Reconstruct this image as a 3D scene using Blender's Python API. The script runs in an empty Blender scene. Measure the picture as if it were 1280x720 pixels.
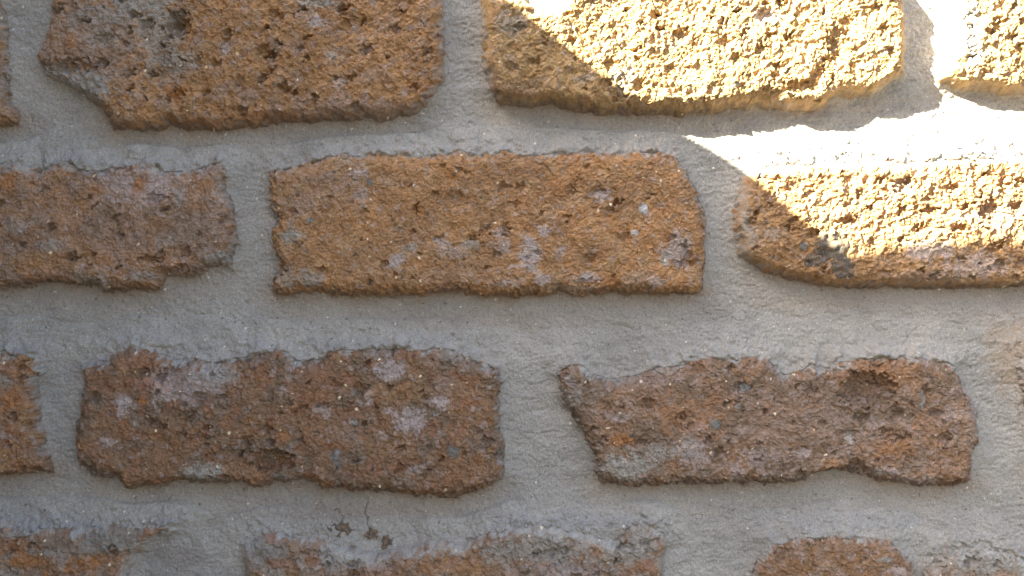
import bpy, math
import numpy as np

# ------------------------------------------------------------------ camera, sky, sun, exposure
K = 0.00038            # metres per photograph pixel on the mortar plane
D = 0.55               # camera distance from the mortar plane
CX, CZ = 0.0, 0.012
W_ = 1280 * K
sc = bpy.context.scene
col = sc.collection
cam = bpy.data.cameras.new('camera')
cam.sensor_fit = 'HORIZONTAL'
cam.angle = 2 * math.atan(W_ / 2 / D)
cam.shift_y = (0 - CZ) / W_
cam.clip_start = 0.01
cam.clip_end = 2000
co = bpy.data.objects.new('camera', cam)
co.location = (CX, -D, CZ)
co.rotation_euler = (math.radians(90), 0, 0)
col.objects.link(co)
sc.camera = co

TO_SUN = np.array([-0.80, -0.52, 0.60])
TO_SUN /= np.linalg.norm(TO_SUN)
elev = math.asin(TO_SUN[2])
world = bpy.data.worlds.new('World')
sc.world = world
world.use_nodes = True
nt = world.node_tree
sky = nt.nodes.new('ShaderNodeTexSky')
sky.sky_type = 'NISHITA'
sky.sun_disc = False
sky.sun_elevation = elev
sky.sun_rotation = math.atan2(TO_SUN[0], TO_SUN[1])
sky.dust_density = 4.0
sky.ozone_density = 0.3
nt.links.new(sky.outputs[0], nt.nodes['Background'].inputs[0])
nt.nodes['Background'].inputs[1].default_value = 0.05
sun = bpy.data.lights.new('sun', 'SUN')
sun.energy = 5.0
sun.angle = math.radians(0.35)
sun.color = (1.0, 0.97, 0.74)
so = bpy.data.objects.new('sun', sun)
from mathutils import Vector
so.rotation_euler = Vector(TO_SUN).to_track_quat('Z', 'Y').to_euler()
so.location = (-2, -1.2, 1.5)
col.objects.link(so)
sc.view_settings.view_transform = 'Standard'
sc.view_settings.look = 'None'
sc.view_settings.gamma = 1
sc.view_settings.exposure = 3.56

# ------------------------------------------------------------------ noise (all in wall pixels: u to the right, v up)
def _h(ix, iy, seed):
    x = (ix.astype(np.int64) * 374761393 + iy.astype(np.int64) * 668265263 + seed * 974634777) & 0xFFFFFFFF
    x = ((x ^ (x >> 13)) * 1274126177) & 0xFFFFFFFF
    x = ((x ^ (x >> 16)) * 2246822519) & 0xFFFFFFFF
    return ((x ^ (x >> 15)) & 0xFFFF).astype(np.float32) / 65535.0

_T = {}
def perlin(x, y, seed=0):
    if seed not in _T:
        a = np.random.default_rng(seed + 77).random((256, 256)) * 2 * np.pi
        _T[seed] = (np.cos(a).astype(np.float32), np.sin(a).astype(np.float32))
    gx, gy = _T[seed]
    x, y = x * .825 + y * .565 + 31.7, y * .825 - x * .565 + 17.3   # turned off the wall's axes
    xi = np.floor(x).astype(np.int32); yi = np.floor(y).astype(np.int32)
    fx = (x - xi).astype(np.float32); fy = (y - yi).astype(np.float32)
    a, b, c, d = xi & 255, (xi + 1) & 255, yi & 255, (yi + 1) & 255
    ux = fx * fx * fx * (fx * (fx * 6 - 15) + 10); uy = fy * fy * fy * (fy * (fy * 6 - 15) + 10)
    n00 = gx[a, c] * fx + gy[a, c] * fy
    n10 = gx[b, c] * (fx - 1) + gy[b, c] * fy
    n01 = gx[a, d] * fx + gy[a, d] * (fy - 1)
    n11 = gx[b, d] * (fx - 1) + gy[b, d] * (fy - 1)
    return ((n00 * (1 - ux) + n10 * ux) * (1 - uy) + (n01 * (1 - ux) + n11 * ux) * uy) * 1.5

def fbm(x, y, scale, octv, seed, gain=0.5):
    r = 0; a = 1.0; f = 1.0 / scale
    for i in range(octv):
        r = r + a * perlin(x * f, y * f, seed + i)
        a *= gain; f *= 2.03
    return r

def cells(x, y, size, seed, prob, rmin, rmax, stretch=1.0):
    """dome field of scattered round spots: 0 outside, 1 at a spot centre"""
    X = x / size; Y = y / size
    xi = np.floor(X).astype(np.int32); yi = np.floor(Y).astype(np.int32)
    out = np.zeros(x.shape, np.float32)
    for dx in (-1, 0, 1):
        for dy in (-1, 0, 1):
            cx = xi + dx; cy = yi + dy
            px = cx + _h(cx, cy, seed); py = cy + _h(cx, cy, seed + 1)
            r = rmin + (rmax - rmin) * _h(cx, cy, seed + 2) ** 2
            on = _h(cx, cy, seed + 3) < prob
            d2 = ((X - px) ** 2 / stretch ** 2 + (Y - py) ** 2) / (r * r)
            out = np.maximum(out, np.where(on, np.clip(1 - d2, 0, 1), 0))
    return out

def sstep(a, b, x):
    t = np.clip((x - a) / (b - a), 0, 1)
    return t * t * (3 - 2 * t)

def sdf(poly, x, y):
    """signed distance to a polygon, positive inside"""
    d2 = np.full(x.shape, 1e12, np.float32); inside = np.zeros(x.shape, bool)
    n = len(poly)
    for i in range(n):
        ax, ay = poly[i]; bx, by = poly[(i + 1) % n]
        ex, ey = bx - ax, by - ay
        wx, wy = x - ax, y - ay
        t = np.clip((wx * ex + wy * ey) / (ex * ex + ey * ey + 1e-9), 0, 1)
        d2 = np.minimum(d2, (wx - t * ex) ** 2 + (wy - t * ey) ** 2)
        c = (ay > y) != (by > y)
        if ey != 0:
            inside ^= c & (x < ex * (y - ay) / ey + ax)
    d = np.sqrt(d2)
    return np.where(inside, d, -d)

# ------------------------------------------------------------------ materials
def material(name):
    m = bpy.data.materials.new(name); m.use_nodes = True
    n = m.node_tree.nodes; l = m.node_tree.links
    b = n['Principled BSDF']; b.inputs['Roughness'].default_value = 0.92
    b.inputs['Specular IOR Level'].default_value = 0.25
    return m, n, l, b

def grainy(name, scale1, scale2, lo, hi, bump, dist, base=None, rough=0.92):
    """colour of the surface (attribute or fixed) broken up by fine grain, with a fine bump"""
    m, n, l, b = material(name)
    b.inputs['Roughness'].default_value = rough
    tc = n.new('ShaderNodeTexCoord')
    n1 = n.new('ShaderNodeTexNoise'); n1.inputs['Scale'].default_value = scale1; n1.inputs['Detail'].default_value = 4
    n2 = n.new('ShaderNodeTexNoise'); n2.inputs['Scale'].default_value = scale2; n2.inputs['Detail'].default_value = 3
    l.new(tc.outputs['Object'], n1.inputs['Vector']); l.new(tc.outputs['Object'], n2.inputs['Vector'])
    mr = n.new('ShaderNodeMapRange'); mr.inputs[1].default_value = 0.3; mr.inputs[2].default_value = 0.7
    mr.inputs[3].default_value = lo; mr.inputs[4].default_value = hi
    l.new(n2.outputs[0], mr.inputs[0])
    mx = n.new('ShaderNodeMix'); mx.data_type = 'RGBA'; mx.blend_type = 'MULTIPLY'; mx.inputs[0].default_value = 1
    if base is None:
        at = n.new('ShaderNodeAttribute'); at.attribute_name = 'tone'
        l.new(at.outputs['Color'], mx.inputs[6])
    else:
        mx.inputs[6].default_value = (*base, 1)
    l.new(mr.outputs[0], mx.inputs[7])
    l.new(mx.outputs[2], b.inputs['Base Color'])
    ad = n.new('ShaderNodeMath'); ad.operation = 'ADD'
    l.new(n1.outputs[0], ad.inputs[0]); l.new(n2.outputs[0], ad.inputs[1])
    bp = n.new('ShaderNodeBump'); bp.inputs['Strength'].default_value = bump; bp.inputs['Distance'].default_value = dist
    l.new(ad.outputs[0], bp.inputs['Height']); l.new(bp.outputs[0], b.inputs['Normal'])
    return m

M_BRICK = grainy('rough_brick', 900, 2000, 0.74, 1.26, 0.8, 0.0005)
M_MORTAR = grainy('sandy_mortar', 750, 1900, 0.76, 1.24, 0.9, 0.0007)
M_STONE = grainy('embedded_stone', 700, 1500, 0.7, 1.3, 0.4, 0.0003, rough=0.7)
M_RENDER = grainy('wall_render', 60, 400, 0.85, 1.12, 0.4, 0.003, base=(0.30, 0.27, 0.23))
M_GROUND = grainy('dry_ground', 8, 60, 0.75, 1.2, 0.5, 0.01, base=(0.055, 0.048, 0.04))
M_COPING = grainy('coping_stone', 60, 500, 0.85, 1.12, 0.4, 0.002, base=(0.36, 0.34, 0.31))

# ------------------------------------------------------------------ mesh building
def grid_faces(keep_v, nu, nv):
    idx = np.arange(nu * nv).reshape(nv, nu)
    a = idx[:-1, :-1]; b = idx[:-1, 1:]; c = idx[1:, 1:]; d = idx[1:, :-1]
    k = keep_v.reshape(nv, nu)
    ok = k[:-1, :-1] & k[:-1, 1:] & k[1:, 1:] & k[1:, :-1]
    return np.stack([a[ok], b[ok], c[ok], d[ok]], 1)

def make_mesh(name, P, F, tone, mat, back=None):
    """P (n,3), F (m,4); back: y of a closing skirt and rear face"""
    used = np.unique(F); remap = np.full(len(P), -1, np.int64); remap[used] = np.arange(len(used))
    P = P[used]; tone = tone[used]; F = remap[F]
    if back is not None:
        e = np.concatenate([F[:, [0, 1]], F[:, [1, 2]], F[:, [2, 3]], F[:, [3, 0]]])
        key = np.minimum(e[:, 0], e[:, 1]) * (len(P) + 1) + np.maximum(e[:, 0], e[:, 1])
        _, first, cnt = np.unique(key, return_index=True, return_counts=True)
        be = e[first[cnt == 1]]
        bv = np.unique(be); off = np.full(len(P), -1, np.int64); off[bv] = len(P) + np.arange(len(bv))
        Q = P[bv].copy(); Q[:, 1] = back
        F = np.concatenate([F, np.stack([be[:, 1], be[:, 0], off[be[:, 0]], off[be[:, 1]]], 1)])
        P = np.concatenate([P, Q]); tone = np.concatenate([tone, tone[bv]])
    me = bpy.data.meshes.new(name)
    me.vertices.add(len(P)); me.vertices.foreach_set('co', P.astype(np.float32).ravel())
    me.loops.add(F.size); me.loops.foreach_set('vertex_index', F.astype(np.int32).ravel())
    me.polygons.add(len(F)); me.polygons.foreach_set('loop_start', np.arange(0, F.size, 4, dtype=np.int32))
    me.polygons.foreach_set('use_smooth', np.ones(len(F), bool))
    me.update(calc_edges=True)
    at = me.attributes.new('tone', 'FLOAT_COLOR', 'POINT')
    rgba = np.ones((len(P), 4), np.float32); rgba[:, :3] = tone
    at.data.foreach_set('color', rgba.ravel())
    me.materials.append(mat)
    return me

def link(name, me, parent=None, label=None):
    o = bpy.data.objects.new(name, me); col.objects.link(o)
    if parent is not None: o.parent = parent
    if label: o['label'] = label
    return o

def axis(lo, hi, f0, f1, fine, coarse):
    """coordinates lo..hi, fine between f0 and f1, coarse outside"""
    out = []
    if lo < f0: out.append(np.linspace(lo, min(f0, hi), max(2, int((min(f0, hi) - lo) / coarse) + 1), endpoint=False))
    a, b = max(lo, f0), min(hi, f1)
    if b > a: out.append(np.arange(a, b, fine))
    if hi > f1: out.append(np.linspace(max(f1, lo), hi, max(2, int((hi - max(f1, lo)) / coarse) + 1)))
    return np.concatenate(out)

FU, FV = 655, 375        # half size of the finely built region

# ------------------------------------------------------------------ the bricks: outlines as seen, then moved to their own depth
HF0 = 25.0
def to_wall(x, y, h=HF0):
    f = 1 - h * K / D
    return (x - 640) * f, CZ / K + ((360 - y) - CZ / K) * f

def edge_noise(u, v):
    return fbm(u, v, 26, 2, 11) * 3.0 + fbm(u, v, 8, 3, 15) * 1.4

LITB = np.array([.43, .28, .135]); OCH = np.array([.395, .225, .11]); BRN = np.array([.26, .17, .115]); PNK = np.array([.32, .235, .19])  # LITB: paler tone, sunlight put into the colour of the sunlit bricks
RED = np.array([.33, .16, .09]); TAN = np.array([.42, .27, .15]); GRY = np.array([.345, .32, .285])
LAV = np.array([.46, .385, .365]); MORT = np.array([.366, .346, .320]); RUST = np.array([.40, .18, .065]); DRK = np.array([.09, .06, .045])

# name -> dict(poly, tones, rough, pore, hf, lo, marks)   mark: x, y, rx, ry, colour, strength
B = []
def brick(poly, a=OCH, b=BRN, c=PNK, rough=1.0, pore=0.4, hf=25, smear=0.5, marks=(), dents=(), stones=(), label=None):
    ys = [p[1] for p in poly]; y0, y1 = min(ys), max(ys)
    up = 8 if y0 > 600 and y0 < 720 else 4      # the mortar laps over the upper edge
    poly = [(x, y - up * float(sstep(.6, .9, (y1 - y) / (y1 - y0)))) for x, y in poly]
    B.append(dict(poly=[to_wall(x, y, hf) for x, y in poly], a=a, b=b, c=c, rough=rough, pore=pore, hf=hf, smear=smear,
                  marks=[(*to_wall(m[0], m[1], hf), *m[2:]) for m in marks],
                  dents=[(*to_wall(m[0], m[1], hf), *m[2:]) for m in dents],
                  stones=[(*to_wall(m[0], m[1], hf), *m[2:]) for m in stones], label=label, seed=len(B) * 13 + 5))

# first row
brick([(-240,-15),(1,-15),(3,50),(6,90),(4,125),(14,135),(12,150),(-20,155),(-240,155)], label='sliver of brown brick at the top left edge')
brick([(62,-24),(200,-30),(380,-34),(548,-30),(556,60),(552,100),(535,125),(515,140),(460,147),(400,146),(380,149),(340,150),(300,156),
       (230,160),(205,152),(190,161),(165,158),(135,159),(130,144),(116,130),(84,110),(52,92),(41,66),(55,30)],
      a=OCH*1.04, b=OCH*.8, c=PNK, rough=1.2, pore=0.7, hf=26, smear=0.3,
      marks=[(110,50,75,60,PNK,.75),(200,40,26,60,GRY,.6),(225,75,22,14,GRY,.6),(396,26,10,8,LAV,.95),(395,2,22,7,GRY,.9),(282,62,6,6,LAV,.8),
             (415,66,8,7,GRY,.7),(425,102,9,7,LAV,.7),(222,115,16,9,RUST,.8),(90,52,8,8,RUST,.6),(175,4,38,10,GRY,.8),(130,45,22,14,GRY,.5),
             (100,100,40,16,GRY,.6),(250,152,30,5,RED,.7),(350,100,8,6,GRY,.4),(530,108,18,10,RUST,.5),(60,85,30,10,GRY,.5),(95,112,42,22,MORT*.9,.75),(140,20,60,14,GRY*.9,.6),(350,145,60,7,RED,.5),(450,138,70,12,PNK,.6)],
      dents=[(222,30,16,18,14),(340,68,8,5,8),(338,88,6,5,8),(163,110,4,4,9),(205,75,8,26,6),(222,116,12,7,7),(300,100,5,5,6),(158,54,5,4,6),
             (80,82,44,9,10),(285,50,4,4,7),(248,73,4,5,6),(130,45,16,5,5),(375,60,5,4,5)],
      label='crumbly pitted brick at the top left, grey to the left and ochre to the right')
brick([(602,-10),(655,-8),(668,6),(700,4),(712,-32),(900,-36),(1134,-34),(1140,40),(1137,90),(1095,116),(1056,116),(1026,134),(990,133),(960,127),
       (900,135),(860,139),(795,138),(780,140),(740,136),(690,128),(660,128),(624,126),(610,105),(603,70),(600,30)],
      a=LITB, b=LITB*.8, c=TAN, rough=1.3, pore=.55, hf=34, smear=0.25,
      marks=[(640,30,18,16,GRY,.6),(730,98,12,6,GRY,.5),(780,100,14,14,GRY,.5),(612,95,10,24,BRN,.7),(960,18,14,10,LAV,.7),(650,110,30,10,BRN,.6)],
      dents=[(648,34,10,6,7),(960,18,14,11,7),(1048,52,14,20,10),(1025,90,7,12,9),(950,60,8,7,8),(922,70,9,5,7),(985,45,5,5,8),(1000,108,22,11,11),
             (960,118,20,10,9),(1020,100,8,16,8),(905,30,8,5,6),(1090,10,12,6,7),(1105,35,9,7,7),(930,40,5,4,7),(975,85,8,5,6),(870,55,7,5,6),(820,20,7,5,7),(800,60,6,4,6),(770,112,10,8,6)],
      label='deeply pitted ochre brick at the top, half in bright sun')
brick([(1198,-34),(1755,-32),(1760,60),(1750,120),(1500,125),(1300,116),(1240,110),(1212,108),(1184,101),(1180,88),(1190,60)],
      a=LITB, b=LITB*.8, c=TAN, rough=1.3, pore=.6, hf=29, smear=0.5, marks=[(1215,40,12,40,MORT,.9)], dents=[(1248,30,12,9,9),(1212,20,5,3,5)],
      label='sunlit pitted ochre brick in the top right corner')
brick([(1822,-12),(2300,-12),(2300,130),(1820,130)])
# second row
brick([(-240,202),(0,203),(30,201),(44,214),(60,201),(90,198),(100,209),(130,211),(150,207),(165,200),(190,203),(205,214),(230,214),(240,208),
       (275,203),(282,225),(278,240),(290,255),(292,275),(297,300),(290,315),(285,332),(255,338),(245,343),(205,346),(195,362),(165,364),
       (125,365),(118,357),(60,355),(0,360),(-240,362)],
      a=np.array([.355,.21,.125]), b=BRN, c=PNK, rough=0.9, pore=0.45, hf=24, smear=0.6,
      marks=[(170,232,48,24,LAV,.55),(175,232,10,12,RUST,.8),(195,240,18,12,LAV,.7),(12,230,10,12,RUST,.7),(122,236,12,8,RUST,.5),(100,252,8,5,RUST,.5),
             (278,322,20,8,GRY,.9),(68,306,12,7,GRY,.6),(210,300,12,9,GRY,.5),(250,285,30,20,PNK,.6),(60,325,60,10,OCH,.6),(115,352,22,10,GRY,.6),
             (175,345,18,7,GRY,.6),(90,205,34,7,GRY,.7),(40,205,20,8,MORT,.8),(20,280,20,10,GRY,.4),(225,247,6,10,GRY,.6),(175,355,30,6,RUST,.4)],
      dents=[(190,322,18,4,9),(203,316,5,6,8),(90,320,18,3,5),(205,338,20,5,8),(145,270,4,3,6),(110,333,7,4,5)],
      label='pinkish brown brick with a chipped lower right corner, at the left edge')
brick([(332,215),(350,212),(375,204),(410,195),(440,190),(500,188),(520,192),(540,188),(600,188),(640,186),(660,191),(690,190),(700,187),
       (750,187),(770,190),(800,185),(830,188),(845,195),(862,213),(875,235),(884,262),(886,300),(884,340),(881,368),(850,370),(800,368),
       (720,370),(700,368),(640,372),(580,369),(560,365),(520,371),(440,370),(400,368),(345,370),(338,362),(338,345),(345,335),(335,310),
       (335,285),(343,273),(333,255),(330,235)],
      a=np.array([.415,.228,.108]), b=np.array([.33,.19,.10]), c=TAN, rough=0.8, pore=0.4, hf=27, smear=0.45,
      marks=[(663,315,14,20,LAV,.95),(680,288,8,6,LAV,.8),(655,332,14,7,LAV,.8),(496,326,10,9,LAV,.9),(512,310,12,8,GRY,.7),(448,216,11,6,LAV,.85),
             (450,241,8,9,LAV,.7),(400,222,12,6,PNK,.6),(364,292,11,11,GRY,.9),(386,348,16,10,GRY,.75),(751,242,10,8,LAV,.95),(846,312,17,22,LAV,.85),
             (832,322,9,8,GRY,.7),(733,347,17,6,LAV,.95),(680,348,12,7,LAV,.8),(630,352,14,5,LAV,.6),(700,312,8,6,LAV,.7),(554,303,12,8,LAV,.6),(590,306,11,6,GRY,.7),
             (565,315,20,7,LAV,.5),(626,290,10,6,LAV,.6),(628,308,10,9,LAV,.7),(370,260,18,16,PNK,.5),(405,235,50,25,PNK,.4),(565,217,9,7,RUST,.7),(525,262,7,7,RUST,.6),
             (700,235,14,14,RUST,.5),(650,252,8,6,RUST,.6),(832,295,6,10,RUST,.7),(765,353,12,10,RUST,.7),(445,225,5,5,GRY,.5),(850,310,14,20,PNK,.4),
             (817,350,8,10,LAV,.6),(355,345,14,16,GRY,.5),(720,360,40,6,GRY,.4),(580,345,60,12,PNK,.25),(795,350,20,10,GRY,.3)],
      dents=[(771,253,6,5,11),(633,286,6,8,8),(520,260,4,6,9),(548,297,6,4,7),(590,297,8,4,7),(855,328,16,4,7),(605,285,7,4,5),(715,235,7,9,6),(570,245,13,8,5),
             (732,352,22,3,5),(700,372,20,5,5),(350,340,8,5,7)],
      stones=[(804,261,6.5,7.5,0),(794,291,5,4,0),(462,228,5,5,1),(387,276,5,4,1)],
      label='bright ochre brick in the middle with pale lavender patches, the most regular one')
brick([(935,215),(960,208),(1000,204),(1100,200),(1200,196),(1280,192),(1480,195),(1482,280),(1475,352),(1300,358),(1240,360),(1180,360),(1100,358),
       (1060,360),(1020,355),(980,345),(950,335),(927,318),(919,285),(921,255),(928,232)],
      a=np.array([.40,.24,.12]), b=OCH*.85, c=TAN, rough=1.25, pore=.6, hf=26, smear=0.75,
      marks=[(965,290,14,8,GRY,.6),(1160,312,30,12,LAV,.7),(1220,330,40,14,LAV,.6),(1125,232,14,10,PNK,.8),(935,300,12,24,GRY,.6),(1250,270,30,20,PNK,.5),
             (1170,345,60,8,PNK,.6),(985,278,24,20,OCH,.5),(930,260,8,30,GRY,.5)],
      dents=[(962,255,4,4,7),(1128,232,14,10,8),(1238,262,16,12,10),(1255,232,8,12,8),(1218,205,7,9,7),(1190,235,10,7,8),(1165,262,13,5,8),(1130,262,8,5,6),
             (1060,275,16,5,6),(1100,225,6,4,7),(1075,240,8,5,6),(1200,285,12,6,8),(1245,310,12,9,8),(1150,285,8,6,6)],
      stones=[(1040,308,23,20,3),(1053,335,15,14,3),(1004,307,6,5,2),(1016,325,12,8,3)],
      label='ochre brick at the right with a dark stone in it, its upper half in bright sun')
brick([(1545,200),(2000,200),(2000,360),(1545,360)])
brick([(2060,200),(2300,200),(2300,360),(2060,360)])
# third row
brick([(-240,440),(-5,440),(5,436),(12,445),(25,440),(35,448),(50,460),(52,468),(44,480),(42,500),(42,530),(50,545),(55,575),(57,593),(0,598),(-240,600)],
      a=np.array([.33,.19,.10]), b=BRN, c=RED, rough=1.0, pore=0.5, hf=24, smear=0.5,
      marks=[(14,500,14,14,RUST,.7),(5,478,8,9,GRY,.6),(5,545,10,5,LAV,.6),(30,520,10,16,OCH,.5)], dents=[(27,457,7,6,8),(35,527,8,3,6)],
      label='reddish brown brick end at the left edge, third row from the top')
brick([(95,462),(110,454),(135,447),(160,431),(180,436),(200,441),(215,448),(240,452),(270,455),(300,445),(320,440),(345,436),(362,440),
       (370,452),(400,450),(410,437),(450,434),(500,432),(540,432),(575,440),(590,450),(610,458),(628,465),(625,490),(625,520),(630,545),
       (632,590),(628,602),(600,618),(560,627),(520,624),(480,619),(440,618),(400,614),(385,607),(340,606),(330,612),(260,607),(215,607),(190,613),(150,614),
       (140,602),(110,599),(93,588),(88,555),(90,525),(95,500),(98,480)],
      a=np.array([.265,.158,.093]), b=np.array([.205,.143,.10]), c=RED*.85, rough=1.0, pore=0.4, hf=27, smear=0.55,
      marks=[(240,478,50,22,LAV*.85,.75),(205,478,14,20,LAV,.6),(155,505,11,12,LAV,.9),(268,468,26,12,MORT,.8),(95,455,20,6,MORT,.8),(488,463,19,14,LAV*.95,.95),
             (512,525,17,17,LAV*.95,.95),(547,500,14,8,LAV,.9),(555,480,14,14,PNK,.7),(403,512,11,8,LAV,.7),(461,497,7,8,LAV,.9),(355,487,6,6,LAV,.8),
             (365,470,8,7,GRY,.6),(517,587,9,6,LAV,.7),(480,543,6,6,LAV,.6),(250,590,22,12,GRY*1.1,.8),(135,551,12,5,LAV,.7),(268,585,12,8,GRY*1.2,.7),
             (150,480,50,12,RED,.6),(177,499,7,5,RUST,.9),(153,462,7,5,TAN,.8),(500,490,45,14,OCH*.8,.6),(390,485,40,22,RED,.4),(355,545,9,7,RUST,.6),
             (490,586,16,6,RED,.5),(600,455,28,10,PNK,.4),(435,540,22,10,PNK,.5),(355,598,12,6,GRY,.7),(180,450,30,12,RED,.6),(560,445,20,8,GRY,.4),(470,444,12,5,GRY,.5),(490,512,8,4,LAV,.6)],
      dents=[(202,470,7,9,9),(215,462,8,6,7),(180,465,7,6,6),(340,575,26,14,12),(235,520,14,8,5),(290,565,30,5,5),(105,588,16,9,8),(240,613,30,8,8),(420,480,8,6,5),(250,545,14,4,5),(120,600,12,5,8)],
      stones=[(566,562,8,11,1),(421,573,7.5,10,1),(545,518,6,4,2),(442,528,6,5,2)],
      label='long dark reddish brown brick with lavender patches and a grey smear at its top, third row')
brick([(695,472),(700,461),(730,458),(738,466),(755,475),(775,476),(800,472),(820,462),(850,460),(870,450),(900,447),(935,444),(960,445),(970,458),
       (985,470),(1005,465),(1018,452),(1030,462),(1045,461),(1060,452),(1080,448),(1110,445),(1150,446),(1180,452),(1200,458),(1207,475),
       (1215,495),(1228,515),(1230,545),(1222,575),(1220,606),(1200,611),(1160,611),(1110,606),(1075,593),(1040,592),(1010,604),(960,609),
       (920,607),(880,611),(840,609),(800,611),(755,608),(748,595),(742,570),(735,555),(720,535),(705,505),(698,485)],
      a=np.array([.28,.172,.108]), b=np.array([.215,.15,.105]), c=PNK, rough=0.95, pore=0.4, hf=25, smear=0.35,
      marks=[(775,583,26,17,GRY*1.15,.95),(830,565,36,9,GRY*1.05,.7),(865,565,22,16,LAV*.85,.7),(800,585,20,10,GRY,.7),(780,548,16,7,RUST,.8),(920,592,9,13,LAV,.6),
             (790,475,30,10,PNK,.7),(775,520,12,6,LAV*.9,.6),(950,570,22,12,LAV*.85,.6),(1000,565,14,7,LAV,.6),(1040,580,12,8,OCH,.7),(1120,560,24,12,RUST,.45),
             (1035,520,24,22,PNK,.8),(1075,545,30,8,PNK,.8),(1105,590,20,6,LAV,.7),(1150,602,20,6,LAV,.6),(1190,515,20,8,LAV*.85,.5),(1215,530,10,30,PNK,.6),
             (1095,527,12,6,LAV*.8,.6),(860,550,8,10,GRY,.6),(1061,548,6,8,GRY*1.1,.9),(710,477,8,5,LAV,.8),(718,495,10,12,GRY*.9,.5),(875,533,9,6,LAV,.6),
             (895,468,12,5,PNK,.6),(1110,465,50,14,np.array([.33,.17,.08]),.5),(860,520,40,20,np.array([.42,.21,.10]),.5),(960,525,40,26,PNK,.45),(1010,600,12,5,GRY,.7)],
      dents=[(1085,485,36,22,16),(1100,500,16,9,7),(1050,470,12,12,6),(1033,472,8,6,5),(852,522,6,6,8),(862,532,5,4,6),(885,550,5,8,7),(1125,545,18,3,6),(1060,540,20,4,4),
             (800,552,30,3,4),(735,480,5,8,5),(1155,500,4,14,4),(1120,505,6,3,5)],
      stones=[(893,532,9,7,1),(931,484,7,7,1),(922,509,5,4,2),(1151,500,6,11,2)],
      label='brown brick with a slanting left end and a hollow at its upper right, third row')
brick([(1284,436),(1300,440),(1830,440),(1835,520),(1825,600),(1310,600),(1292,540),(1279,495),(1274,465)], a=BRN, b=BRN, smear=1.0, hf=15, label='smeared brick sliver at the right edge, third row')
brick([(1895,440),(2300,440),(2300,600),(1895,600)])
# fourth row
brick([(-240,670),(0,664),(30,668),(60,664),(100,668),(140,661),(170,665),(195,659),(215,662),(212,672),(186,688),(166,700),(156,722),(152,800),(100,830),(-240,830)],
      a=np.array([.34,.165,.075]), b=BRN, c=GRY, rough=1.2, pore=0.5, hf=20, smear=0.75,
      marks=[(140,675,44,16,GRY*.75,.95),(90,685,44,11,GRY*.8,.7),(60,680,34,8,BRN,.5),(35,700,26,8,RUST,.8),(185,675,12,12,RED,.8),(20,668,20,5,GRY*.9,.7),(110,700,20,6,RUST,.5)],
      dents=[(200,668,6,5,8),(25,672,12,4,6)], label='grey smeared brick in the bottom left corner')
brick([(302,692),(330,674),(365,674),(390,682),(430,692),(470,700),(510,692),(545,686),(580,686),(610,673),(640,666),(690,664),(725,672),(750,681),
       (770,683),(785,664),(800,657),(815,659),(830,675),(838,690),(830,710),(840,800),(820,850),(330,850),(300,800)],
      a=np.array([.29,.18,.11]), b=BRN, c=GRY, rough=1.35, pore=0.5, hf=21, smear=0.8,
      marks=[(675,685,64,19,GRY*.95,.85),(330,690,30,22,GRY*.8,.85),(430,700,42,14,MORT,.85),(800,680,22,24,GRY*.95,.85),(700,712,70,12,LAV*.8,.6),(345,672,14,6,RED,.7),
             (348,702,16,6,RED,.7),(390,700,9,7,RED,.8),(805,707,14,8,RED,.7),(560,705,50,10,np.array([.36,.18,.08]),.7),(590,712,20,8,OCH,.5),(470,715,40,8,RED,.5),(770,690,20,20,GRY,.6)],
      dents=[(775,682,9,5,8),(312,685,8,10,6),(400,690,20,4,5),(690,690,20,6,5)], label='half buried brick smeared with mortar, in the middle of the bottom edge')
brick([(940,722),(950,706),(960,686),(990,681),(1010,676),(1040,673),(1060,675),(1090,678),(1120,683),(1130,695),(1140,705),(1150,722),(1160,800),(1150,850),(935,850)],
      a=np.array([.29,.175,.105]), b=np.array([.27,.16,.09]), c=PNK, rough=0.7, pore=0.25, hf=20, smear=0.55,
      marks=[(1125,712,14,6,LAV,.7),(1032,705,5,4,TAN,.8),(1080,702,5,3,TAN,.8)], dents=[(980,692,11,8,8),(1140,713,6,5,8)],
      stones=[(1106,700,10,5,2)],
      label='dark brown brick at the bottom edge, right of centre')
brick([(1158,724),(1175,702),(1200,693),(1240,689),(1262,693),(1285,702),(1800,700),(1800,850),(1160,850)],
      a=BRN, b=GRY, c=PNK, rough=0.9, pore=0.4, hf=19, smear=0.9, marks=[(1230,700,40,12,GRY*.95,.7)], dents=[(1214,700,9,6,9),(1248,702,6,4,6)],
      label='grey brown brick in the bottom right corner')
brick([(1860,700),(2300,700),(2300,850),(1860,850)])
N_NEAR = len(B)
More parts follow.
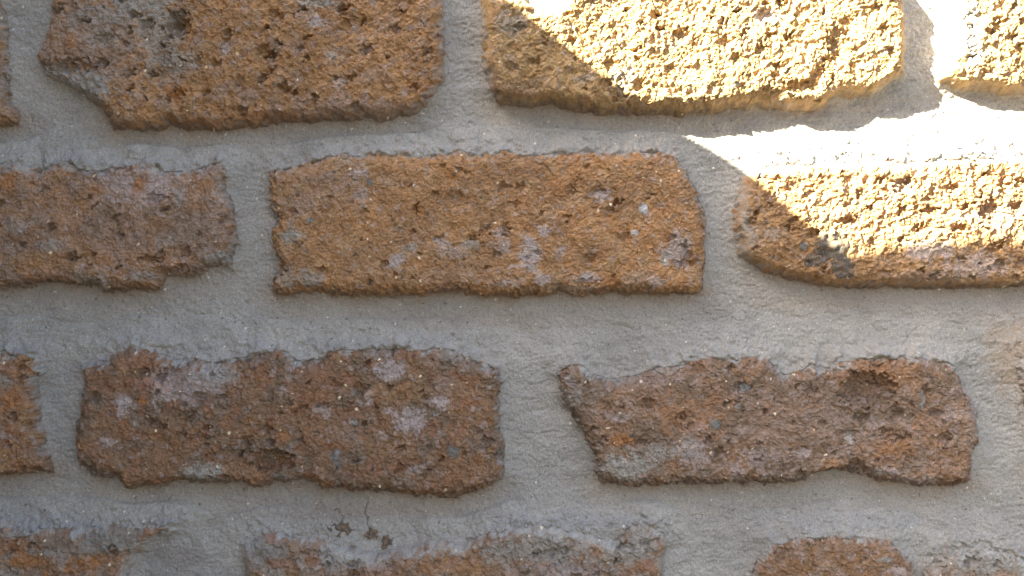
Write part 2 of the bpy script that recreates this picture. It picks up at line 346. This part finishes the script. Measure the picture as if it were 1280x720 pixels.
# rows beyond the photograph, above and below
rng = np.random.default_rng(4)
rows = [(-262 - 228 * i, -104 - 228 * i) for i in range(4)] + [(925 + 232 * i, 1082 + 232 * i) for i in range(3)]
for ri, (y0, y1) in enumerate(rows):
    x = -420 - (ri % 2) * 310 + rng.uniform(-30, 30)
    while x < 2250:
        w = rng.uniform(510, 570); xa, xb = max(x, -240), min(x + w, 2300)
        if xb - xa > 60:
            pts = []
            for t in np.linspace(0, 1, 9)[:-1]: pts.append((xa + (xb - xa) * t, y0 + rng.uniform(-8, 8)))
            for t in (0.08, 0.5, 0.92): pts.append((xb + rng.uniform(-10, 10) - (8 if t != .5 else 0), y0 + (y1 - y0) * t))
            for t in np.linspace(1, 0, 9)[:-1]: pts.append((xa + (xb - xa) * t, y1 + rng.uniform(-8, 8)))
            for t in (0.92, 0.5, 0.08): pts.append((xa + rng.uniform(-10, 10) + (8 if t != .5 else 0), y0 + (y1 - y0) * t))
            brick(pts, a=OCH * rng.uniform(.8, 1.05), b=BRN, c=[PNK, TAN, RED][rng.integers(3)], hf=rng.uniform(21, 27))
        x += w + rng.uniform(55, 75)

def mark_field(marks, u, v, seed):
    """yield (colour, weight) for each mark, ragged at its rim"""
    ru = fbm(u, v, 13, 3, seed) * 1.0 + fbm(u, v, 4.5, 3, seed + 7, .8) * 1.0
    for (mx, my, rx, ry, c, s) in marks:
        d = np.sqrt(((u - mx) / rx) ** 2 + ((v - my) / ry) ** 2)
        yield c, s * sstep(0.35, -0.25, d - 0.90 + ru * 0.5) * .95

def brick_surface(b, u, v, s, fine=True):
    """height above the mortar plane and colour of the brick at u, v (s: distance inside the outline)"""
    sd = b['seed']; R = b['rough']
    poly = np.array(b['poly']); vtop, vbot = poly[:, 1].max(), poly[:, 1].min()
    vc = (vtop + vbot) / 2; half = (vtop - vbot) / 2
    rel = (v - vc) / half
    wd = min(13 + .75 * (b['hf'] - 20), 20) + 3 * sstep(0.4, 0.95, rel) + 3 * sstep(-.6, -.95, rel)
    t = np.clip((s + 2.0) / wd, 0, 1)
    prof = np.clip(1 - (1 - t) ** 2.2, 0, 1) ** .72
    h = -6 + (b['hf'] + 6) * prof + 1.5 * (1 - rel ** 2) - 1.5 * sstep(20, 0, s)
    # broad unevenness, chips and clods
    broad = fbm(u, v, 70, 2, sd) * 3.0 + fbm(u, v, 24, 2, sd + 3) * 2.2
    wu = u + 4 * perlin(u / 8, v / 8, sd + 8); wv = v + 4 * perlin(u / 8, v / 8, sd + 9)
    clod = np.abs(fbm(wu, wv, 19, 4, sd + 5, .62))
    rough = broad + (0.35 - clod) * 3.4 * R
    big = max(R - .8, 0)
    lumps = cells(wu, wv, 15, sd + 20, 0.75, 0.25, 0.62, 1.2) ** 0.7 * (0.5 + 3.0 * big)
    lumps2 = cells(wu, wv, 8, sd + 27, 0.8, 0.3, 0.6, 1.1) * (0.5 + .7 * big) if fine else 0
    pw = fbm(u, v, 5, 2, sd + 60) * 2.5
    pits = cells(wu + pw, wv + pw, 27, sd + 31, 0.12 + 0.55 * b['pore'], 0.10, 0.30, 1.3) ** 0.6
    pits2 = cells(u + pw, v, 10, sd + 37, 0.08 + 0.35 * b['pore'], 0.12, 0.30, 1.15) ** 0.6
    grit = fbm(u, v, 3.6, 2, sd + 50, .9) * 1.6 * (1.25 - .4 * R) if fine else 0
    d = rough + lumps + lumps2 + grit - pits * (2.0 + 9.5 * b['pore']) - pits2 * (1.0 + 2.2 * b['pore'])
    dent = np.zeros(u.shape, np.float32)
    for (mx, my, rx, ry, dep) in b['dents']:
        q = ((u - mx + pw * 2) / rx) ** 2 + ((v - my + pw * 2) / ry) ** 2
        q = q * (1 + .5 * fbm(u, v, 9, 2, sd + 70))
        dent = np.maximum(dent, dep * np.clip(1 - q, 0, 1) ** 0.6)
    # colour
    n1 = sstep(-.45, .45, fbm(u, v, 55, 3, sd + 80)); n2 = sstep(-.1, .6, fbm(u, v, 22, 3, sd + 84))
    n3 = fbm(u, v, 8, 2, sd + 88); n4 = fbm(u, v, 3, 1, sd + 92)
    c = b['a'] * n1[..., None] + b['b'] * (1 - n1[..., None])
    w = (n2 * 0.55)[..., None]; c = c * (1 - w) + b['c'] * w
    w = (sstep(.30, .8, fbm(u, v, 15, 3, sd + 95)) * .34)[..., None]; c = c * (1 - w) + RUST * .85 * w
    w = (sstep(.35, .7, fbm(u, v, 10, 3, sd + 99)) * .45)[..., None]; c = c * (1 - w) + LAV * .8 * w
    sw_ = sstep(-1, 6, s)
    c = c * (1 + (.20 * n3 + .17 * n4 + .14 * fbm(u, v, 2.1, 1, sd + 94)) * (.4 + .6 * sw_))[..., None]
    film = np.zeros(u.shape, np.float32)
    for mc, wt in mark_field(b['marks'], u, v, sd + 101):
        c = c * (1 - wt[..., None]) + mc * (0.93 + .2 * n3)[..., None] * wt[..., None]
        if mc is not RUST and mc is not RED and mc is not OCH: film = np.maximum(film, wt * .5)
    # darker brown underside, the grain following its depth
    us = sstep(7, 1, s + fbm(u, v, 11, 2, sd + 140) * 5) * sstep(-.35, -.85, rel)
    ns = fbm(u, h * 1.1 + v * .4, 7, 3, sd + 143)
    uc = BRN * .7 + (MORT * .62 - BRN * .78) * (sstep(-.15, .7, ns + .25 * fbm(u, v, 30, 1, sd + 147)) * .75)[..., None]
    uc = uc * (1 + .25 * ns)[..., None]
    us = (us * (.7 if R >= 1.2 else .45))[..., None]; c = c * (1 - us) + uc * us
    # mortar wiped over the upper edge and the ends
    en = fbm(u, v, 26, 3, sd + 110) * 11 + fbm(u, v, 7, 3, sd + 113, .7) * 9
    sm = b['smear']
    top = sstep(14 * sm, -3, s - 3 + en * (.45 + sm * .5)) * sstep(-.1, .8, rel)
    side = sstep(5, -2, s - 1 + en * .5) * (.7 - .6 * sstep(-.5, -.9, rel))
    sm_w = np.clip(np.maximum(top, side), 0, 1)
    mc = MORT * (1 + (.12 * n3 + .1 * n4) * sw_)[..., None]
    c = c * (1 - sm_w[..., None]) + mc * sm_w[..., None]
    film = np.maximum(film, sm_w * .65)
    # darker bottoms of holes, pale and dark grains
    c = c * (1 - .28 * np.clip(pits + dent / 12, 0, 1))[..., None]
    if fine:
        g = cells(u, v, 23, sd + 120, .25, .03, .08) > .12
        c = np.where(g[..., None], np.array([.85, .70, .50]), c)
        g = cells(u, v, 24, sd + 130, .4, .05, .13) > .12
        c = np.where(g[..., None], c * .45 + np.array([.02, .02, .02]), c)
    edge_fade = .2 * sstep(-3, 2, s) + .8 * sstep(0, 1, s / ((20 if b['rough'] > 1.2 and b['rough'] < 1.36 else 9) - 5 * sstep(.3, .9, rel) * sstep(.4, .8, b['smear'])))
    h = h + d * edge_fade * (1 - film * .2) - dent * edge_fade
    return h, np.clip(c, 0.01, .9)

def world_pts(u, v, h):
    return np.stack([u * K, -h * K, v * K], 1)

# ------------------------------------------------------------------ the wall
wall = bpy.data.objects.new('brick_wall', None); col.objects.link(wall)
wall.location = (0, 0, 0)
wall['label'] = 'rough ochre brick wall with wide grey mortar joints, half in shade'
wall['category'] = 'wall'

def stone_patch(b, parent, su, sv, rx, ry, kind):
    n = 26
    gu = np.linspace(su - rx * 1.5, su + rx * 1.5, n); gv = np.linspace(sv - ry * 1.5, sv + ry * 1.5, n)
    U, V = [a.ravel() for a in np.meshgrid(gu, gv)]
    q = 1 - np.sqrt(((U - su) / rx) ** 2 + ((V - sv) / ry) ** 2) + fbm(U, V, 9, 2, int(su) % 90 + 3) * .35
    s = sdf(b['poly'], U, V) + edge_noise(U, V)
    h, _ = brick_surface(b, U, V, s)
    h0 = np.median(h)
    flat = .35 if kind < 3 else .95
    dome = np.sqrt(np.clip((q + .12) / .6, 0, 1))
    hh = h0 * (1 - flat) + h * flat + (1.3 if kind < 3 else 1.8) * dome - 1.6 * (1 - dome)
    hh += fbm(U, V, 5, 2, 300) * .5
    colr = [np.array([.40, .38, .38]), np.array([.16, .15, .135]), np.array([.22, .195, .17]), np.array([.125, .102, .082])][kind]
    tone = colr * (1 + .45 * fbm(U, V, 6, 3, 310))[:, None]
    if kind == 3:
        w = sstep(.15, .5, fbm(U, V, 11, 2, 320))[:, None] * .5
        tone = tone * (1 - w) + np.array([.22, .13, .07]) * w
    F = grid_faces(q > -.12, n, n)
    me = make_mesh('embedded_stone', world_pts(U, V, hh), F, np.clip(tone, .01, .9), M_STONE, back=-(h0 - 8) * K)
    link('embedded_stone', me, parent)

ntri = 0
for i, b in enumerate(B):
    p = np.array(b['poly']); lo = p.min(0) - 8; hi = p.max(0) + 8
    near = i < N_NEAR
    au = axis(lo[0], hi[0], -FU, FU, 1.0, 7); av = axis(lo[1], hi[1], -FV, FV, .85, 7)
    if not near or lo[0] > FU:
        au = np.arange(lo[0], hi[0], 5.5); av = np.arange(lo[1], hi[1], 5.5)
    U, V = [a.ravel().astype(np.float32) for a in np.meshgrid(au, av)]
    s = sdf(b['poly'], U, V) + edge_noise(U, V)
    if near and b['rough'] >= 1.2: s = s - fbm(U, V, 8, 3, 15) * 1.0
    elif near: s = s + fbm(U, V, 6, 3, 21, .7) * 2.2 - 1
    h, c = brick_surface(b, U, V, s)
    # crumbs overhang a little
    k = sstep(3, 16, s)
    U2 = U + (perlin(U / 6, V / 6, 401) * 1.6) * k; V2 = V + (perlin(U / 6, V / 6, 402) * 1.6 - .8) * k
    ks = sstep(10, 1, s)
    U2 += fbm(V / 9, h / 16, 1, 2, 411) * 2.0 * ks; V2 += fbm(U / 9, h / 16, 1, 2, 415) * 2.0 * ks
    F = grid_faces(s > -3.2, len(au), len(av))
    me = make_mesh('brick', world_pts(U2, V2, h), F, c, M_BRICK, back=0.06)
    o = link('brick', me, wall, b['label'])
    ntri += 2 * len(me.polygons)
    for st in b['stones']: stone_patch(b, o, *st)

# brick crumbs showing through the mortar above the bottom row
for (x, y, rx, ry) in [(426, 662, 13, 8), (464, 667, 8, 6), (483, 681, 6, 8), (352, 664, 9, 5)]:
    su, sv = to_wall(x, y, 6); n = 30
    U, V = [a.ravel() for a in np.meshgrid(np.linspace(su - rx * 1.6, su + rx * 1.6, n), np.linspace(sv - ry * 1.6, sv + ry * 1.6, n))]
    q = 1 - np.sqrt(((U - su) / rx) ** 2 + ((V - sv) / ry) ** 2) + fbm(U, V, 7, 3, 500) * .8
    hh = 1.5 + 3.5 * np.sqrt(np.clip(q + .1, 0, 1)) + fbm(U, V, 5, 3, 505) * 2.2
    w = sstep(-.4, .4, fbm(U, V, 6, 2, 510))[:, None]
    tone = np.array([.22, .14, .09]) * w + np.array([.15, .13, .115]) * (1 - w)
    me = make_mesh('brick_crumb', world_pts(U, V, hh), grid_faces(q > -.1, n, n), tone, M_BRICK, back=0.004)
    link('brick_crumb', me, wall)

# ------------------------------------------------------------------ the mortar bed
UL, UR, VB, VT = -792, 1560, -1316, 1290
au = axis(UL, UR, -FU, FU, 1.15, 14); av = axis(VB, VT, -FV, FV, 1.15, 14)
U, V = np.meshgrid(au.astype(np.float32), av.astype(np.float32))
S = np.full(U.shape, -80, np.float32); TOPW = np.zeros(U.shape, np.float32); LOWW = np.zeros(U.shape, np.float32); SMR = np.full(U.shape, .5, np.float32); LIFT = np.ones(U.shape, np.float32)
for b in B:
    p = np.array(b['poly']); lo = p.min(0) - 60; hi = p.max(0) + 60
    iu = np.searchsorted(au, [lo[0], hi[0]]); iv = np.searchsorted(av, [lo[1], hi[1]])
    if iu[1] <= iu[0] or iv[1] <= iv[0]: continue
    sl = (slice(iv[0], iv[1]), slice(iu[0], iu[1]))
    s = sdf(b['poly'], U[sl], V[sl])
    vc = (p[:, 1].max() + p[:, 1].min()) / 2; half = (p[:, 1].max() - p[:, 1].min()) / 2
    rel = (V[sl] - vc) / half
    better = s > S[sl]
    S[sl] = np.where(better, s, S[sl])
    TOPW[sl] = np.where(better, sstep(.55, 1.0, rel), TOPW[sl])
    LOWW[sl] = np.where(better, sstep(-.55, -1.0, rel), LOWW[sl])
    SMR[sl] = np.where(better, b['smear'], SMR[sl]); LIFT[sl] = np.where(better, min(1, b['hf'] / 25) ** 1.5, LIFT[sl])
sh = U.shape; nv_, nu_ = sh
U = U.ravel(); V = V.ravel(); S = S.ravel(); TOPW = TOPW.ravel(); LOWW = LOWW.ravel(); SMR = SMR.ravel(); LIFT = LIFT.ravel()
S = S + edge_noise(U, V)
reach = TOPW * (5 + fbm(U, V, 15, 3, 606) * 6)
dist = np.clip(-(S - reach), 0, 100)
n_w = perlin(U / 40, V / 40, 604)
fil_n = 1 + .5 * fbm(U, V, 30, 2, 600)
hm = fbm(U, V, 110, 2, 610) * 1.8 + fbm(U, V * 1.6, 34, 3, 615) * 1.7
hm += (5.5 + (13 + 5 * SMR) * TOPW * LIFT) * np.exp(-dist / (5 + 11 * TOPW)) * (1 + (fil_n - 1) * .6)
hm -= 7 * LOWW * np.exp(-dist / 20)
hm += np.abs(fbm(U / 2.6 + 3 * n_w, V + 4 * n_w, 9, 3, 630, .6)) * -1.3 * (1 - .5 * TOPW)
hm += fbm(U, V, 5, 2, 640) * .8 + cells(U, V, 8, 650, .45, .12, .34) * .5 + fbm(U, V, 2.8, 1, 645) * .5
hm -= cells(U, V, 46, 655, .5, .03, .09) ** .5 * 2.0
# crumbly spatter near the brick edges
rag = cells(U, V, 6, 660, .7, .2, .55) * np.exp(-dist / 9) * (1.2 + 1.5 * TOPW)
hm += rag * (1 + 2.2 * TOPW * sstep(.6, .8, SMR))
hm += np.abs(fbm(U, V, 13, 4, 665, .65)) * -6 * TOPW * sstep(.6, .8, SMR) * np.exp(-dist / 10)
over_ = np.clip(S - reach - 1, 0, 60)
hm = hm - (1.3 - .85 * TOPW) * over_
n1 = fbm(U, V, 90, 3, 670); n2 = fbm(U / 1.8, V, 14, 3, 675); n3 = fbm(U, V, 3.5, 2, 680)
cm = MORT * (1 + .13 * n1 + .09 * n2 + .11 * n3)[:, None]
warm = sstep(-.2, .9, n1)[:, None] * .5
cm = cm * (1 - warm * .3) + np.array([.37, .33, .28]) * warm * .3
# ochre dust and painted contact shade just below and beside the bricks
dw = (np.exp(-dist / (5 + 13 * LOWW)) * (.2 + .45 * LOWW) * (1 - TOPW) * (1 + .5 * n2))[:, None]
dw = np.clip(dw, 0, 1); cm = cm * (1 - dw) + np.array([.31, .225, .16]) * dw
sp = cells(U + 4 * n2, V, 9, 700, .65, .15, .42, 1.5) * np.exp(-dist / 7) * (.35 + .65 * TOPW)
sp = (sstep(.22, .5, sp) * sstep(-.25, .45, fbm(U, V, 38, 2, 708) + .5 * sstep(.6, .8, SMR)))[:, None] * .8; spc = sstep(-.3, .3, fbm(U, V, 14, 2, 705))[:, None]
cm = cm * (1 - sp) + (np.array([.30, .20, .13]) * spc + np.array([.17, .15, .13]) * (1 - spc)) * sp
def crack(pts, w):
    global cm, hm
    d = np.full(U.shape, 99, np.float32)
    near_ = np.nonzero((np.abs(U - to_wall(*pts[0], 0)[0]) < 90) & (np.abs(V - to_wall(*pts[0], 0)[1]) < 60))[0]
    u, v = U[near_] + n2[near_] * 6, V[near_] + n3[near_] * 1.5
    for a_, b_ in zip(pts[:-1], pts[1:]):
        ax, ay = to_wall(*a_, 0); bx, by = to_wall(*b_, 0); ex, ey = bx - ax, by - ay
        t = np.clip(((u - ax) * ex + (v - ay) * ey) / (ex * ex + ey * ey), 0, 1)
        d[near_] = np.minimum(d[near_], np.hypot(u - ax - t * ex, v - ay - t * ey))
    k = np.clip(1 - d / w, 0, 1); hm = hm - 3.5 * k; cm = cm * (1 - .45 * k[:, None])
crack([(462, 628), (457, 645), (464, 664)], 1.5)
crack([(424, 636), (428, 650), (426, 658)], 1.4)
def tint(x, y, rx, ry, c, s):  # blends an oval patch of mortar towards a given colour
    global cm
    su, sv = to_wall(x, y, 0)
    q = np.sqrt(((U - su) / rx) ** 2 + ((V - sv) / ry) ** 2) + n2 * .35
    w = (s * sstep(1.1, .2, q))[:, None]; cm = cm * (1 - w) + c * w
tint(1262, 440, 40, 62, np.array([.36, .27, .19]), .55)
tint(620, 400, 200, 16, np.array([.36, .29, .24]), .35)
tint(1010, 380, 120, 12, np.array([.36, .30, .23]), .35)
tint(225, 700, 60, 40, np.array([.26, .22, .20]), .5)
tint(440, 640, 200, 14, np.array([.30, .24, .21]), .45)
tint(60, 650, 100, 16, np.array([.33, .325, .33]), .5)
tint(700, 650, 160, 16, np.array([.33, .325, .33]), .45)
tint(1090, 650, 190, 16, np.array([.35, .345, .35]), .5)
g = cells(U, V, 17, 690, .25, .03, .08) > .1
cm = np.where(g[:, None], np.array([.75, .70, .62]), cm)
g = cells(U, V, 17, 695, .30, .04, .10) > .1
cm = np.where(g[:, None], cm * .5, cm)
F = grid_faces(S < 21, nu_, nv_)
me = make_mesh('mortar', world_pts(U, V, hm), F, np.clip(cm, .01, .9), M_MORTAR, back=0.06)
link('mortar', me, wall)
ntri += 2 * len(me.polygons)

# ------------------------------------------------------------------ beyond the frame: core, coping, added shade wall, ground
def prism(name, prof, axis_, a, b, mat, bevel=0.0):
    """extrude a closed profile [(p, q)] along an axis; axis_ 'x': profile in (y, z)"""
    n = len(prof)
    P = [((a, p, q) if axis_ == 'x' else (p, a, q)) for p, q in prof] + [((b, p, q) if axis_ == 'x' else (p, b, q)) for p, q in prof]
    F = [tuple(range(n))[::-1], tuple(range(n, 2 * n))] + [(i, (i + 1) % n, n + (i + 1) % n, n + i) for i in range(n)]
    me = bpy.data.meshes.new(name); me.from_pydata(P, [], F); me.update(); me.materials.append(mat)
    import bmesh
    bm = bmesh.new(); bm.from_mesh(me); bmesh.ops.recalc_face_normals(bm, faces=bm.faces)
    if bevel: bmesh.ops.bevel(bm, geom=list(bm.edges), offset=bevel, segments=2, affect='EDGES')
    bm.to_mesh(me); bm.free()
    return me
zt, zb = VT * K, VB * K
link('wall_core', prism('wall_core', [(.055, zb), (.055, zt - .002), (.21, zt - .002), (.21, zb)], 'x', UL * K, UR * K - .001, M_RENDER), wall)
x = UL * K + .002
for j in range(3):
    w = (UR - UL) * K / 3 - .006
    link('coping_stone', prism('coping_stone', [(-.035, zt + .003), (-.035, zt + .04), (.08, zt + .055), (.24, zt + .04), (.24, zt + .003)], 'x', x, x + w, M_COPING, .004), wall)
    x += w + .008

# unseen wall added at the left, its notched top shaped to shade the bricks
X0 = UL * K + .002
kx = -TO_SUN[0] / -TO_SUN[1]; kz = TO_SUN[2] / -TO_SUN[1]
def over(x, y, h):
    """where the sun ray that just reaches this spot of the brick wall crosses the added shade wall"""
    u, v = to_wall(x, y, h)
    d = (u * K - X0) / kx
    return (-(d + h * K), v * K + kz * d)
pts = [over(640, 5, 26), over(722, 70, 25), over(793, 128, 22), over(885, 184, 0), over(932, 214, 0), over(1068, 331, 25), over(1110, 344, 24), over(1180, 346, 23), over(1235, 356, 22), over(1290, 366, 20)]
print(pts)
prof = [(.2, zb), (.2, pts[0][1] + .02)] + pts + [(pts[-1][0] - .12, pts[-1][1] + .16), (-.95, pts[-1][1] + .17), (-.95, zb)]
sw = link('added_shade_wall', prism('added_shade_wall', prof, 'x', X0 - .22, X0, M_RENDER, .0))
sw['label'] = 'added unseen wall that shades the bricks, plain rendered with a notched top, standing at the left end of the brick wall'
sw['category'] = 'wall'

gm = bpy.data.meshes.new('ground'); R_ = 400
gm.from_pydata([(-R_, -R_, zb + .01), (R_, -R_, zb + .01), (R_, R_, zb + .01), (-R_, R_, zb + .01)], [], [(0, 1, 2, 3)])
gm.materials.append(M_GROUND)
g = link('ground', gm); g['kind'] = 'structure'
g['label'] = 'dark bare ground at the foot of the wall'
print('triangles about', ntri)
